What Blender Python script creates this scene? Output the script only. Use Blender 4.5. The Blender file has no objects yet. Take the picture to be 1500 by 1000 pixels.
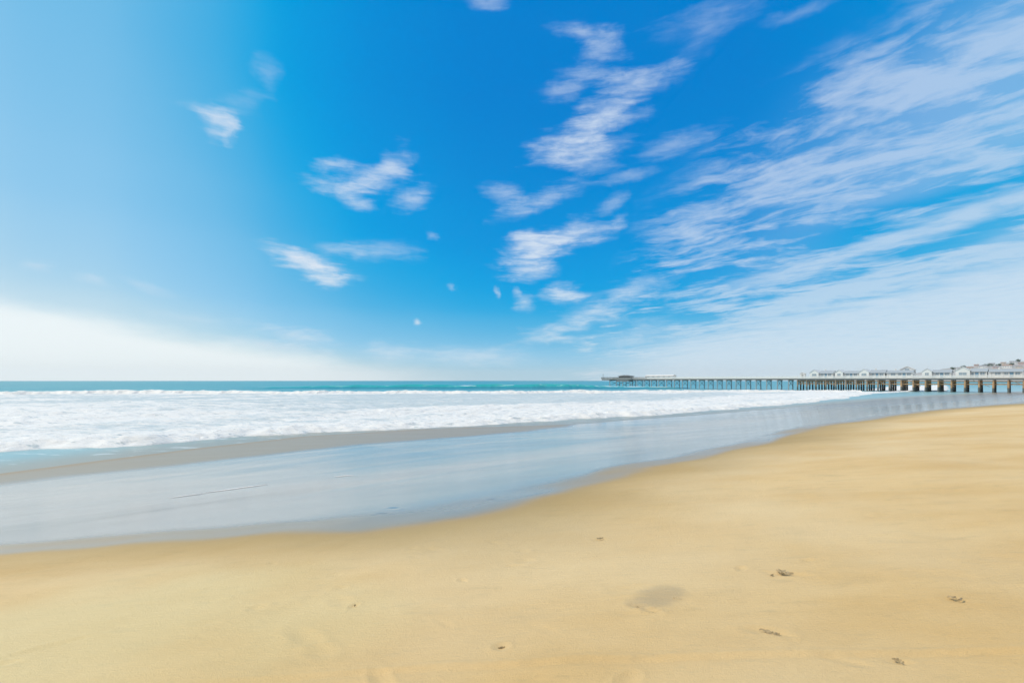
import bpy, bmesh, math, random
import numpy as np
from mathutils import Vector, Matrix

random.seed(7)
R = math.radians
SC = bpy.context.scene
COL = SC.collection

# ------------------------------------------------------------------ frame of the place
# camera stands at (0, 0, CAM_Z) and looks along +Y; sea level is about z = 0.1
CAM_Z = 4.5
ALONG = np.array([0.743, 0.669])      # along the shore, away to the right
SEAWARD = np.array([-0.669, 0.743])   # straight out to sea
SEA_Z = 0.10

def to_su(x, y):
    return x * ALONG[0] + y * ALONG[1], x * SEAWARD[0] + y * SEAWARD[1]

def smooth(a, b, x):
    t = np.clip((x - a) / (b - a), 0.0, 1.0)
    return t * t * (3 - 2 * t)

# ------------------------------------------------------------------ numpy noise
def _hash(ix, iy, seed):
    n = (ix.astype(np.int64) * 374761393 + iy.astype(np.int64) * 668265263 + seed * 974634533) & 0x7FFFFFFF
    n = ((n ^ (n >> 13)) * 1274126177) & 0x7FFFFFFF
    n = n ^ (n >> 16)
    return (n & 0xFFFF) / 65535.0

def vnoise(x, y, seed=0):
    x = np.asarray(x, float); y = np.asarray(y, float)
    ix = np.floor(x); iy = np.floor(y)
    fx = x - ix; fy = y - iy
    fx = fx * fx * fx * (fx * (6 * fx - 15) + 10); fy = fy * fy * fy * (fy * (6 * fy - 15) + 10)
    a = _hash(ix, iy, seed); b = _hash(ix + 1, iy, seed)
    c = _hash(ix, iy + 1, seed); d = _hash(ix + 1, iy + 1, seed)
    return (a * (1 - fx) + b * fx) * (1 - fy) + (c * (1 - fx) + d * fx) * fy

def fbm(x, y, octaves=4, seed=0, gain=0.5):
    t = 0.0; amp = 1.0; tot = 0.0
    for k in range(octaves):
        t = t + amp * vnoise(x * 2.03 ** k + 17.3 * k, y * 2.03 ** k - 9.1 * k, seed + k)
        tot += amp; amp *= gain
    return t / tot

# ------------------------------------------------------------------ object helpers
def tag(o, label=None, cat=None, group=None, kind=None):
    if label: o['label'] = label
    if cat: o['category'] = cat
    if group: o['group'] = group
    if kind: o['kind'] = kind
    return o

def empty(name, loc, rz=0.0):
    o = bpy.data.objects.new(name, None)
    o.location = loc; o.rotation_euler = (0, 0, rz); o.empty_display_size = 0.3
    COL.objects.link(o)
    return o

def grid_mesh(name, X, Y, Z, mat, attrs=None, keep=None, wrap=False):
    """X, Y, Z are (rows, cols) arrays; one quad between neighbours."""
    n, m = X.shape
    co = np.stack([X, Y, Z], -1).reshape(-1, 3)
    idx = np.arange(n * m).reshape(n, m)
    if wrap:
        idx = np.concatenate([idx, idx[:, :1]], 1)
    q = np.stack([idx[:-1, :-1], idx[:-1, 1:], idx[1:, 1:], idx[1:, :-1]], -1).reshape(-1, 4)
    if keep is not None:
        q = q[keep.reshape(-1)[q].any(1)]
        used = np.unique(q)
        remap = np.zeros(n * m, int); remap[used] = np.arange(len(used))
        q = remap[q]; co = co[used]
        if attrs: attrs = {k: v.reshape(-1)[used] for k, v in attrs.items()}
    me = bpy.data.meshes.new(name)
    me.vertices.add(len(co)); me.vertices.foreach_set('co', co.astype(np.float32).ravel())
    me.loops.add(q.size); me.loops.foreach_set('vertex_index', q.astype(np.int32).ravel())
    me.polygons.add(len(q)); me.polygons.foreach_set('loop_start', np.arange(0, q.size, 4, dtype=np.int32))
    me.polygons.foreach_set('use_smooth', np.ones(len(q), bool))
    if attrs:
        for k, v in attrs.items():
            a = me.attributes.new(k, 'FLOAT', 'POINT')
            a.data.foreach_set('value', np.asarray(v, np.float32).ravel())
    me.update(); me.validate()
    me.materials.append(mat)
    # make the faces look up
    if len(me.polygons) and me.polygons[len(me.polygons) // 2].normal.z < 0:
        me.flip_normals()
    o = bpy.data.objects.new(name, me)
    COL.objects.link(o)
    return o

class MB:
    """collects boxes, bars and prisms into one mesh"""
    def __init__(self): self.bm = bmesh.new()
    def box(self, lo, hi):
        v = [self.bm.verts.new((x, y, z)) for z in (lo[2], hi[2]) for y in (lo[1], hi[1]) for x in (lo[0], hi[0])]
        for f in ((0, 2, 3, 1), (4, 5, 7, 6), (0, 1, 5, 4), (2, 6, 7, 3), (0, 4, 6, 2), (1, 3, 7, 5)):
            self.bm.faces.new([v[i] for i in f])
        return self
    def bar(self, a, b, r0, r1=None, n=8):
        a = Vector(a); b = Vector(b); r1 = r0 if r1 is None else r1
        d = (b - a).normalized(); u = d.orthogonal().normalized(); w = d.cross(u)
        ra, rb = [], []
        for k in range(n):
            t = 2 * math.pi * k / n
            e = u * math.cos(t) + w * math.sin(t)
            ra.append(self.bm.verts.new(a + e * r0)); rb.append(self.bm.verts.new(b + e * r1))
        for k in range(n):
            self.bm.faces.new((ra[k], ra[(k + 1) % n], rb[(k + 1) % n], rb[k]))
        self.bm.faces.new(ra[::-1]); self.bm.faces.new(rb)
        return self
    def prism(self, pts, axis, lo, hi):
        """pts: outline in the two other axes; extruded along axis from lo to hi"""
        def P(p, t):
            c = list(p); c.insert(axis, t); return c
        a = [self.bm.verts.new(P(p, lo)) for p in pts]; b = [self.bm.verts.new(P(p, hi)) for p in pts]
        n = len(pts)
        for k in range(n):
            self.bm.faces.new((a[k], a[(k + 1) % n], b[(k + 1) % n], b[k]))
        self.bm.faces.new(a[::-1]); self.bm.faces.new(b)
        return self
    def build(self, name, mat, parent=None, bevel=0.0, loc=None):
        bmesh.ops.recalc_face_normals(self.bm, faces=self.bm.faces)
        if bevel:
            bmesh.ops.bevel(self.bm, geom=list(self.bm.edges), offset=bevel, segments=1, affect='EDGES')
        me = bpy.data.meshes.new(name); self.bm.to_mesh(me); self.bm.free()
        me.materials.append(mat)
        o = bpy.data.objects.new(name, me); COL.objects.link(o)
        if parent: o.parent = parent
        if loc: o.location = loc
        return o

def copy_tree(o, parent=None):
    c = o.copy(); COL.objects.link(c); c.parent = parent
    for ch in list(o.children): copy_tree(ch, c)
    return c

# ------------------------------------------------------------------ materials
def new_mat(name):
    m = bpy.data.materials.new(name); m.use_nodes = True
    nt = m.node_tree; nt.nodes.clear()
    out = nt.nodes.new('ShaderNodeOutputMaterial'); b = nt.nodes.new('ShaderNodeBsdfPrincipled')
    nt.links.new(b.outputs[0], out.inputs[0])
    return m, nt, b

class NT:
    def __init__(self, nt): self.nt = nt
    def node(self, t, **kw):
        n = self.nt.nodes.new(t)
        for k, v in kw.items(): setattr(n, k, v)
        return n
    def put(self, sock, v):
        if isinstance(v, bpy.types.NodeSocket): self.nt.links.new(v, sock)
        elif v is not None:
            if isinstance(v, (tuple, list)) and sock.type == 'RGBA' and len(v) == 3: v = (*v, 1)
            sock.default_value = v
    def math(self, op, a, b=None, c=None, clamp=False):
        n = self.node('ShaderNodeMath', operation=op); n.use_clamp = clamp
        for i, v in enumerate((a, b, c)):
            if v is not None: self.put(n.inputs[i], v)
        return n.outputs[0]
    def vec(self, op, a, b=None):
        n = self.node('ShaderNodeVectorMath', operation=op)
        self.put(n.inputs[0], a)
        if b is not None:
            self.put(n.inputs[3] if op == 'SCALE' else n.inputs[1], b)
        return n.outputs[1] if op in ('LENGTH', 'DOT_PRODUCT') else n.outputs[0]
    def comb(self, x, y, z=0.0):
        n = self.node('ShaderNodeCombineXYZ')
        for i, v in enumerate((x, y, z)): self.put(n.inputs[i], v)
        return n.outputs[0]
    def sep(self, v):
        n = self.node('ShaderNodeSeparateXYZ'); self.put(n.inputs[0], v); return n.outputs
    def noise(self, vec, scale, detail=4.0, rough=0.5, dist=0.0, color=False):
        n = self.node('ShaderNodeTexNoise'); self.put(n.inputs['Vector'], vec)
        n.inputs['Scale'].default_value = scale; n.inputs['Detail'].default_value = detail
        n.inputs['Roughness'].default_value = rough; n.inputs['Distortion'].default_value = dist
        return n.outputs[1] if color else n.outputs[0]
    def sstep(self, x, lo, hi, a=0.0, b=1.0):
        n = self.node('ShaderNodeMapRange', interpolation_type='SMOOTHSTEP')
        self.put(n.inputs[0], x); self.put(n.inputs[1], lo); self.put(n.inputs[2], hi)
        n.inputs[3].default_value = a; n.inputs[4].default_value = b
        return n.outputs[0]
    def mix(self, f, a, b):
        n = self.node('ShaderNodeMix', data_type='RGBA'); n.clamp_factor = True
        self.put(n.inputs[0], f); self.put(n.inputs[6], a); self.put(n.inputs[7], b)
        return n.outputs[2]
    def mapping(self, v, loc=(0, 0, 0), rot=(0, 0, 0), scale=(1, 1, 1), kind='POINT'):
        n = self.node('ShaderNodeMapping', vector_type=kind); self.put(n.inputs[0], v)
        n.inputs[1].default_value = loc; n.inputs[2].default_value = rot; n.inputs[3].default_value = scale
        return n.outputs[0]
    def attr(self, name):
        return self.node('ShaderNodeAttribute', attribute_name=name).outputs['Fac']
    def bump(self, h, dist, strength=1.0):
        n = self.node('ShaderNodeBump'); n.inputs['Strength'].default_value = strength
        self.put(n.inputs['Distance'], dist); self.put(n.inputs['Height'], h)
        return n.outputs[0]
    def pos(self): return self.node('ShaderNodeNewGeometry').outputs['Position']

def paint(name, col, var=0.12, scale=3.0, rough=0.7, spec=0.3, bump=0.0):
    m, nt, b = new_mat(name); g = NT(nt)
    p = g.node('ShaderNodeTexCoord').outputs['Object']
    n = g.noise(p, scale, 5, 0.6)
    dark = tuple(c * (1 - var) for c in col); light = tuple(min(1, c * (1 + var)) for c in col)
    g.put(b.inputs['Base Color'], g.mix(n, dark, light))
    b.inputs['Roughness'].default_value = rough; b.inputs['Specular IOR Level'].default_value = spec
    if bump: g.put(b.inputs['Normal'], g.bump(g.noise(p, scale * 6, 4), bump))
    return m

# ------------------------------------------------------------------ beach shape
# how far out (u) the dry sand ends, where the drained band starts and where the water's edge lies, along the shore (s)
DRY_S = [-60, -10, -1, .24, 1.04, 2.9, 4.3, 6.6, 12, 17.5, 27, 36, 42.5, 51, 110, 180, 300]
DRY_U = [14, 13, 11.4, 10, 9.2, 7.06, 6.4, 6.3, 6.6, 6.9, 7.2, 6.3, 3.8, .9, -6, -14, -32]
FILM_S = [-60, -2.5, .7, 4.8, 10, 16, 22, 33, 40, 60, 300]
FILM_U = [27.5, 29, 29.2, 29.3, 29.5, 28.6, 28.2, 29.5, 34, 45, 60]
EDGE_S = [-60, -10, -3, 1, 6, 13, 22, 28, 38, 56, 84, 130, 180, 300]
EDGE_X = [3.5, 3, 2.6, .8, -1.5, -3.5, -2.3, 0, 4, 5.3, 5.3, 2, 0, 0]
FRONT_S = [-80, -30, -4, 1, 6.7, 14, 22.6, 33.6, 42.4, 61, 94, 130, 184, 260]
FRONT_U = [51, 48, 44.8, 42.2, 41, 41.3, 39.2, 37.3, 35.4, 33, 31, 32.5, 37, 40]

PROF_U = [-4000, -300, -60, -20, -3, 0, 4, 8, 12, 16, 20, 25, 30, 36, 45, 60, 120, 400, 6000]
PROF_Z = [9.0, 6.0, 4.2, 3.35, 3.06, 2.98, 2.66, 2.18, 1.66, 1.17, 0.78, 0.45, 0.26, 0.08, -0.25, -0.8, -2.2, -3, -3]

def beach_z(x, y):
    s, u = to_su(x, y)
    ue = u + 26 * (np.clip(s - 40, 0, None) / 200) ** 1.35 + np.interp(s, EDGE_S, EDGE_X) * smooth(14, 30, u)
    k = np.interp
    return (k(ue - 1.5, PROF_U, PROF_Z) + k(ue, PROF_U, PROF_Z) + k(ue + 1.5, PROF_U, PROF_Z)) / 3

# prints and scuffs in the dry sand: (x, y, half length, half width, turn, depth)
DENTS = []
def dent(x, y, l, w, a, d): DENTS.append((x, y, l, w, R(a), d))
_sand_marks = [   # x, y, half length, half width, turn in degrees, depth
    (1.15, 3.68, .17, .10, -35, .006), (2.26, 4.10, .10, .04, -30, .012), (2.42, 4.05, .11, .045, -20, .012),
    (0.93, 3.53, .07, .03, -25, .012), (1.00, 3.44, .07, .03, -35, .012), (1.64, 3.10, .12, .05, -15, .010),
    (1.72, 3.04, .07, .03, -30, .012), (2.18, 2.70, .07, .03, -20, .010), (3.21, 3.45, .10, .03, -12, .010),
    (-3.40, 3.50, .22, .05, 35, .010), (-3.52, 3.25, .12, .04, 25, .010), (-1.29, 3.91, .05, .03, 60, .010),
    (-1.56, 4.36, .06, .04, 10, .008), (-.45, 4.35, .05, .03, -40, .010), (-.07, 3.05, .05, .04, 20, .010),
    (2.03, 4.23, .06, .04, 40, .010), (2.73, 4.39, .07, .03, 0, .010), (1.00, 5.45, .09, .035, -8, .012),
    (1.90, 2.71, .12, .04, -30, .008), (.62, 2.60, .11, .05, 50, .008), (-.75, 2.75, .16, .05, -60, .008),
    (3.9, 4.9, .3, .12, -8, .008), (4.6, 4.2, .4, .10, -12, .008), (3.6, 3.9, .3, .1, -15, .008)]
for m_ in _sand_marks: dent(*m_)
for k in range(64):     # fainter, older scuffs over the upper beach
    dent(random.uniform(-3, 9), random.uniform(2.4, 9), random.uniform(.06, .2), random.uniform(.03, .08), random.uniform(-50, 20), random.uniform(.003, .008))

# ------------------------------------------------------------------ the beach: one sheet, dense where the camera stands
def build_beach():
    rad = np.concatenate([np.linspace(.02, 1.6, 16), np.geomspace(1.66, 40, 420), np.geomspace(40.6, 6000, 170)])
    th = R(1) * np.concatenate([np.arange(-64, 64, .2), np.arange(64, 296, 3.0)])
    TH, RR = np.meshgrid(th, rad)
    X = RR * np.sin(TH); Y = RR * np.cos(TH)
    s, u = to_su(X, Y)
    Z = beach_z(X, Y)
    d_dry = u - np.interp(s, DRY_S, DRY_U) + (fbm(s * .22, u * .22, 4, 5) - .5) * 1.6
    soft = 1.0 + .6 * smooth(6, -2, s)
    wet = smooth(-1.85, 1.35, d_dry / soft + .35 * np.sin(d_dry * 3.1 + 5 * fbm(s * .3, u * .1, 3, 16)) * smooth(2.5, 0, np.abs(d_dry)))
    damp = smooth(-3.6, .4, d_dry + (fbm(s * .1, u * .1, 3, 15) - .5) * 3) * smooth(-6, 4, s)
    swash = np.exp(-((Z - .105) / .022) ** 2)
    d_film = u - np.interp(s, FILM_S, FILM_U) + (fbm(s * .12, u * .2, 4, 9) - .5) * 2.2
    drained = smooth(-1.2, .8, d_film)
    drained = np.maximum(drained, .5 * smooth(60, 115, s))
    # soft low relief on the dry part, smoother where the water has run
    dryness = 1 - wet
    Z = Z + dryness * ((fbm(s * .35, u * .8, 3, 21) - .5) * .07 + (fbm(s * 1.6, u * 3.2, 3, 22) - .5) * .014)
    Z = Z + wet * (fbm(s * .06, u * .25, 3, 23) - .5) * .05
    stain = np.zeros_like(Z)
    for (dx, dy, l, w, a, dep) in DENTS:
        px, py = X - dx, Y - dy
        q = ((px * math.cos(a) + py * math.sin(a)) / l) ** 2 + ((-px * math.sin(a) + py * math.cos(a)) / w) ** 2
        Z = Z + np.where(q < 9, -dep * 1.25 * np.exp(-q * 1.3) + dep * .45 * np.exp(-(np.sqrt(q) - 1.45) ** 2 * 6), 0)
    for off, hgt_ in ((0, .010), (.055, -.008)):
        Z = Z + hgt_ * np.exp(-((Y - 2.86 + .02 * X + off + .05 * (fbm(X * .8, Y * 0, 3, 55) - .5)) / .022) ** 2) * smooth(-2.5, -.5, X) * (RR < 6)
    q = ((X - 1.13 - .35 * (Y - 3.7)) / .17) ** 2 + ((Y - 3.68) / .17) ** 2
    stain = np.clip(smooth(2.8, -.4, q + (fbm(X * 5 + Y * 3, Y * 11, 4, 31) - .5) * 3.4), 0, 1)
    m, nt, b = new_mat('sand'); g = NT(nt)
    p = g.pos(); aw, ad, ap, ast = g.attr('wet'), g.attr('drained'), g.attr('damp'), g.attr('stain')
    ps = g.mapping(p, rot=(0, 0, -R(42)), scale=(.5, 1.6, 1))
    big = g.noise(ps, .45, 5, .6); mid = g.noise(ps, 2.4, 5, .6); fine = g.noise(p, 160, 3, .7)
    dry = g.mix(g.sstep(big, .3, .7), (.715, .455, .172), (.80, .555, .255))
    dry = g.mix(g.math('MULTIPLY', g.sstep(mid, .5, .8), .35), dry, (.53, .37, .165))
    dry = g.mix(g.math('MULTIPLY', g.sstep(fine, .56, .74), .4), dry, (.38, .27, .12))
    dry = g.mix(g.math('MULTIPLY', g.sstep(fine, .44, .26), .3), dry, (.80, .66, .40))
    spots = g.noise(ps, 6.5, 4, .6)
    dry = g.mix(g.math('MULTIPLY', g.sstep(spots, .56, .72), .30), dry, (.50, .36, .17))
    dry = g.mix(g.math('MULTIPLY', g.sstep(g.noise(p, .25, 3, .5), .45, .7), .45), dry, (.83, .64, .37))
    dry = g.mix(g.math('MULTIPLY', g.attr('glare_pale'), .55), dry, (.80, .67, .36))         # lens glare at lower left, painted as paler, yellower sand
    dry = g.mix(g.math('MULTIPLY', ast, .36), dry, (.27, .23, .165))
    dampc = g.mix(g.math('MULTIPLY', ap, .85), dry, (.37, .25, .085))
    gl = g.sstep(aw, .40, 1.0)
    wetc = g.mix(gl, (.44, .295, .125), (.23, .215, .19))
    wetc = g.mix(ad, wetc, (.36, .30, .215))
    wetc = g.mix(g.math('MULTIPLY', g.math('MULTIPLY', g.attr('swash'), ad), .7), wetc, (.36, .23, .10))
    colr = g.mix(g.sstep(aw, .1, .95), dampc, wetc)
    g.put(b.inputs['Base Color'], colr)
    patch = g.sstep(g.noise(ps, .35, 4, .55), .35, .7)
    rw = g.math('ADD', g.math('MULTIPLY', patch, .05), .13)
    rw = g.math('ADD', rw, g.math('MULTIPLY', ad, .30))
    rough = g.math('ADD', g.math('MULTIPLY', g.math('SUBTRACT', 1, gl), .62), g.math('MULTIPLY', gl, rw))
    g.put(b.inputs['Roughness'], rough)
    spec = g.math('ADD', g.math('MULTIPLY', gl, g.math('SUBTRACT', .85, g.math('MULTIPLY', ad, .6))), .32)
    g.put(b.inputs['Specular IOR Level'], spec)
    g.put(b.inputs['Coat Weight'], g.math('MULTIPLY', gl, g.math('SUBTRACT', .42, g.math('MULTIPLY', ad, .38))))
    b.inputs['Coat Roughness'].default_value = .12; b.inputs['Coat IOR'].default_value = 1.5
    hgt = g.math('ADD', g.math('ADD', g.math('MULTIPLY', g.noise(p, 190, 2, .7), .55), g.math('MULTIPLY', g.noise(p, 55, 3, .6), .4)), g.noise(ps, 14, 5, .65))
    dist = g.math('ADD', g.math('MULTIPLY', g.math('SUBTRACT', 1, aw), .010), .0006)
    g.put(b.inputs['Normal'], g.bump(hgt, dist))
    o = grid_mesh('beach', X, Y, Z, m, dict(wet=wet, drained=drained, damp=damp, stain=stain, swash=swash, glare_pale=smooth(3.2, .6, np.hypot(X + 3.4, (Y - 3.6) * 1.2) + (fbm(X * .8, Y * .8, 3, 33) - .5) * 2)), wrap=True)
    tag(o, 'pale tan sand beach sloping down to the shore, wet and mirror smooth near the water', 'beach', kind='structure')
build_beach()

# ------------------------------------------------------------------ the sea
# line of the outer breakers, left to right
OUT_A = R(1) * np.array([-70, -55, -47, -24, 0, 12, 31, 37.5])
OUT_R = np.array([330, 250, 205, 163, 156, 168, 206, 225.])

def build_sea():
    rad = np.concatenate([np.geomspace(14, 420, 330), np.geomspace(424, 6000, 70)])
    th = R(1) * np.concatenate([np.arange(-64, 64, .25), np.arange(64, 296, 4.0)])
    TH, RR = np.meshgrid(th, rad)
    X = RR * np.sin(TH); Y = RR * np.cos(TH)
    s, u = to_su(X, Y)
    fade = smooth(36, 90, u) * smooth(900, 300, RR)
    Z = SEA_Z + fade * (np.sin(u * .30 + 2.5 * fbm(s * .02, u * .02, 2, 3) * 3) * .12 * fbm(s * .04, u * .03, 2, 4) + (fbm(s * .15, u * .35, 3, 6) - .5) * .25)
    Z = Z - .40 * smooth(2, 8, u - np.interp(s, FRONT_S, FRONT_U)) * smooth(-4, 2, np.interp(TH, OUT_A, OUT_R) - RR) * smooth(40, 35, np.degrees(TH))
    depth = SEA_Z - beach_z(X, Y)
    m, nt, b = new_mat('sea_water'); g = NT(nt)
    p = g.pos(); dp = g.attr('depth')
    ps = g.mapping(p, rot=(0, 0, -R(42)), scale=(.35, 1, 1))
    n1 = g.noise(ps, .05, 4, .6)
    deep = g.mix(g.sstep(n1, .35, .65), (.060, .30, .36), (.09, .39, .42))
    colr = g.mix(g.sstep(dp, .9, 3.2), (.26, .46, .49), deep)
    colr = g.mix(g.sstep(dp, 0.03, .30), (.34, .33, .27), colr)
    lace = g.noise(ps, .9, 6, .68)
    near = g.math('MULTIPLY', g.sstep(lace, .56, .66), g.sstep(dp, .75, .2))
    colr = g.mix(g.math('MULTIPLY', near, .55), colr, (.8, .84, .84))
    g.put(b.inputs['Base Color'], colr)
    b.inputs['Roughness'].default_value = .28
    b.inputs['IOR'].default_value = 1.33
    b.inputs['Specular IOR Level'].default_value = .35
    h = g.math('ADD', g.noise(ps, .35, 5, .6), g.math('MULTIPLY', g.noise(ps, 2.2, 4, .6), .22))
    g.put(b.inputs['Normal'], g.bump(h, g.sstep(dp, .1, 1.2, .03, .9)))
    o = grid_mesh('sea', X, Y, Z, m, dict(depth=np.clip(depth, -1, 8)), keep=(depth > -.35), wrap=True)
    tag(o, 'blue green sea reaching out to a level horizon beyond the white surf', 'sea', kind='structure')
build_sea()

# ------------------------------------------------------------------ white water
def foam_material(name, lo=.0):
    m, nt, b = new_mat(name); g = NT(nt)
    p = g.pos(); br = g.attr('bright')
    ps = g.mapping(p, rot=(0, 0, -R(42)), scale=(.4, 1, 1))
    n = g.noise(ps, .55, 7, .68, .6); n2 = g.noise(ps, 3.0, 5, .65)
    t = g.math('ADD', g.math('MULTIPLY', g.math('SUBTRACT', n, .5), 2.0), g.math('MULTIPLY', g.math('SUBTRACT', n2, .5), .9))
    f = g.sstep(g.math('ADD', t, br), .18, .75)
    colr = g.mix(f, (.53, .595, .605), (.82, .795, .755))
    g.put(b.inputs['Base Color'], colr)
    b.inputs['Roughness'].default_value = .65; b.inputs['Specular IOR Level'].default_value = .25
    b.inputs['Subsurface Weight'].default_value = .5; b.inputs['Subsurface Radius'].default_value = (1, 1, 1); b.inputs['Subsurface Scale'].default_value = .35
    n3 = g.noise(ps, 1.5, 3, .7)
    pit_shade = g.math('MULTIPLY', g.sstep(n3, .575, .65), .72)            # shade between clots of foam, painted as small dark specks
    g.put(b.inputs['Base Color'], g.mix(pit_shade, colr, (.46, .52, .53)))
    g.put(b.inputs['Normal'], g.bump(g.math('ADD', n, g.math('MULTIPLY', n2, .4)), .28))
    return m
FOAM = foam_material('white_water')

def build_foam():
    rad = np.geomspace(28, 262, 430); th = R(1) * np.arange(-64, 41, .13)
    TH, RR = np.meshgrid(th, rad); X = RR * np.sin(TH); Y = RR * np.cos(TH)
    s, u = to_su(X, Y)
    front = np.interp(s, FRONT_S, FRONT_U)
    d = u - front + (fbm(s * .16, u * .16, 4, 41) - .5) * 3.2 + (fbm(s * .9, u * .9, 3, 43) - .5) * 1.2
    dout = np.interp(TH, OUT_A, OUT_R) - RR + 3
    tip = smooth(41, 36.5, np.degrees(TH) + (fbm(s * .1, u * .1, 3, 44) - .5) * 4)
    inside = smooth(.0, 2.2, d) * smooth(-1, 3, dout) * tip
    # the first band of surf is brightest; farther right the water behind it is greyer
    band = smooth(-2, 3, d) * smooth(1, 0, (d - np.interp(s, [-10, 11, 36, 74, 153, 222], [60, 30, 24, 20, 20, 10])) / 9)
    left = smooth(-8, -44, np.degrees(TH))
    back = smooth(26, 6, dout)
    rows = smooth(.52, .68, fbm(s * .018 + 3, u * .16 + fbm(s * .05, u * .05, 2, 51) * 2, 4, 50, .55))     # greyer water between rows of foam
    bright = np.clip(-.42 * rows * smooth(3, 9, d) + np.maximum(np.maximum(band * .95, (.26 + .38 * left)), back * .85), 0, 1)
    lump = fbm(s * .45, u * .8, 5, 47, .6) - .45
    Z = SEA_Z + .03 + inside * (.12 + .55 * np.clip(lump, -.2, 1) * (.35 + bright * .65)) - (1 - inside) * .25
    roll = np.sin(u * .42 + 4 * fbm(s * .03, u * .03, 2, 48)) * .26 * smooth(6, 20, d)
    Z = Z + roll * inside
    o = grid_mesh('surf_foam', X, Y, Z, FOAM, dict(bright=bright), keep=(inside > .03))
    tag(o, 'broad sheet of churned white foam between the lines of breaking waves', 'foam', kind='stuff')
build_foam()

def wave_strip(name, path, front, back, height, mat, lump=.3, ragged=1.0, n_c=46, step=.5, curl=.0, seed=1, bright=1.0, sink=.25, pw=1.0):
    """path: plan points left to right; front: metres ahead of the crest, back: metres behind it"""
    path = np.array(path, float)
    L = np.concatenate([[0], np.cumsum(np.hypot(*np.diff(path, axis=0).T))])
    t = np.arange(0, L[-1], step)
    px = np.interp(t, L, path[:, 0]); py = np.interp(t, L, path[:, 1])
    ks = max(3, int(6 / step)); ker = np.ones(ks) / ks
    pad = lambda v: np.convolve(np.pad(v, ks // 2, mode='edge'), ker, 'valid')[:len(t)]
    px, py = pad(px), pad(py)
    tx, ty = np.gradient(px), np.gradient(py); ln = np.hypot(tx, ty); tx /= ln; ty /= ln
    nx, ny = -ty, tx                                   # away from the beach
    c = np.concatenate([-front * np.linspace(1, 0, n_c // 2, endpoint=False) ** 1.0, back * np.linspace(0, 1, n_c - n_c // 2) ** 1.5])
    T, C = np.meshgrid(t, c)
    wob = (fbm(t / 9, t * 0, 4, seed) - .5) * 3.0 * ragged + (fbm(t / 1.6, t * 0 + 3, 3, seed + 3) - .5) * 1.1 * ragged
    h = np.interp(t, np.linspace(0, L[-1], len(height)), height)
    h = h * (.72 + .56 * fbm(t / 14, t * 0 + 7, 3, seed + 5))
    prof = np.where(C < 0, smooth(-front, -front * .12, C) ** pw, np.exp(-np.clip(C, 0, None) / (back * .42)))
    A = px[None] + nx[None] * (C + wob); B = py[None] + ny[None] * (C + wob)
    lm = fbm(A * .9, B * .9, 5, seed + 8, .62) - .5
    lm2 = fbm(A * .28, B * .28, 3, seed + 12) - .5
    e = prof * h
    Z = SEA_Z + e * (1 + lump * 2.2 * lm + lump * 1.2 * lm2) + lump * .3 * lm * smooth(0, .25, prof)
    edge = np.minimum(smooth(0, .06, (C - c[0]) / (c[-1] - c[0])), smooth(1, .8, (C - c[0]) / (c[-1] - c[0])))
    Z = Z - (1 - edge) * sink
    if curl:                                            # the lip leans towards the beach
        k = curl * prof ** 2 * h
        A = A - nx[None] * k; B = B - ny[None] * k
    return grid_mesh(name, A, B, Z, mat, dict(bright=np.full(A.shape, bright), face=np.clip(np.where(C < 0, 1, 1 - C / 2.5), 0, 1) * np.clip(prof, 0, 1), along=T / L[-1]))

def su(s, u): return (s * ALONG[0] + u * SEAWARD[0], s * ALONG[1] + u * SEAWARD[1])
path = [su(s_, np.interp(s_, FRONT_S, FRONT_U) + 1.6) for s_ in np.arange(-34, 190, 3.0)]
npth = len(path)
o = wave_strip('breaking_wave', path, 2.6, 9, np.interp(np.arange(npth) / npth, [0, .3, .6, .85, 1], [.42, .42, .38, .28, .1]), FOAM, lump=.5, ragged=1.0, step=.22, seed=60)
tag(o, 'long ragged white wave rolling in closest to the wet sand', 'wave', 'white breaking waves')
path = [(r_ * math.sin(a_), r_ * math.cos(a_)) for a_, r_ in zip(np.linspace(R(-60), R(36), 80), np.interp(np.linspace(R(-60), R(36), 80), OUT_A, OUT_R))]
o = wave_strip('breaking_wave', path, 3.2, 14, np.interp(np.arange(80) / 80, [0, .3, .7, 1], [1.15, 1.15, .95, .7]), FOAM, lump=.26, ragged=1.1, step=.4, seed=80)
tag(o, 'farther white breaking wave stretched below the teal swell and the pier', 'wave', 'white breaking waves')

path = [su(s_, np.interp(s_, [180, 230, 262, 300], [40, 37, 34, 31])) for s_ in np.arange(178, 300, 3.0)]
o = wave_strip('breaking_wave', path, 1.5, 5, [.15, .3, .3, .25, .1], FOAM, lump=.4, ragged=.8, step=.4, seed=120)
tag(o, 'thin white line of surf in front of the brown pilings under the cottages', 'wave', 'white breaking waves')
path = [su(s_, 30 + .10 * (s_ - 270)) for s_ in np.arange(262, 520, 4.0)]
o = wave_strip('breaking_wave', path, 4, 30, [.3, .7, .9, .9, .6], FOAM, lump=.3, ragged=1.2, step=.7, seed=140)
tag(o, 'white surf seen between the pilings on the far side of the pier', 'wave', 'white breaking waves')

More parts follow.
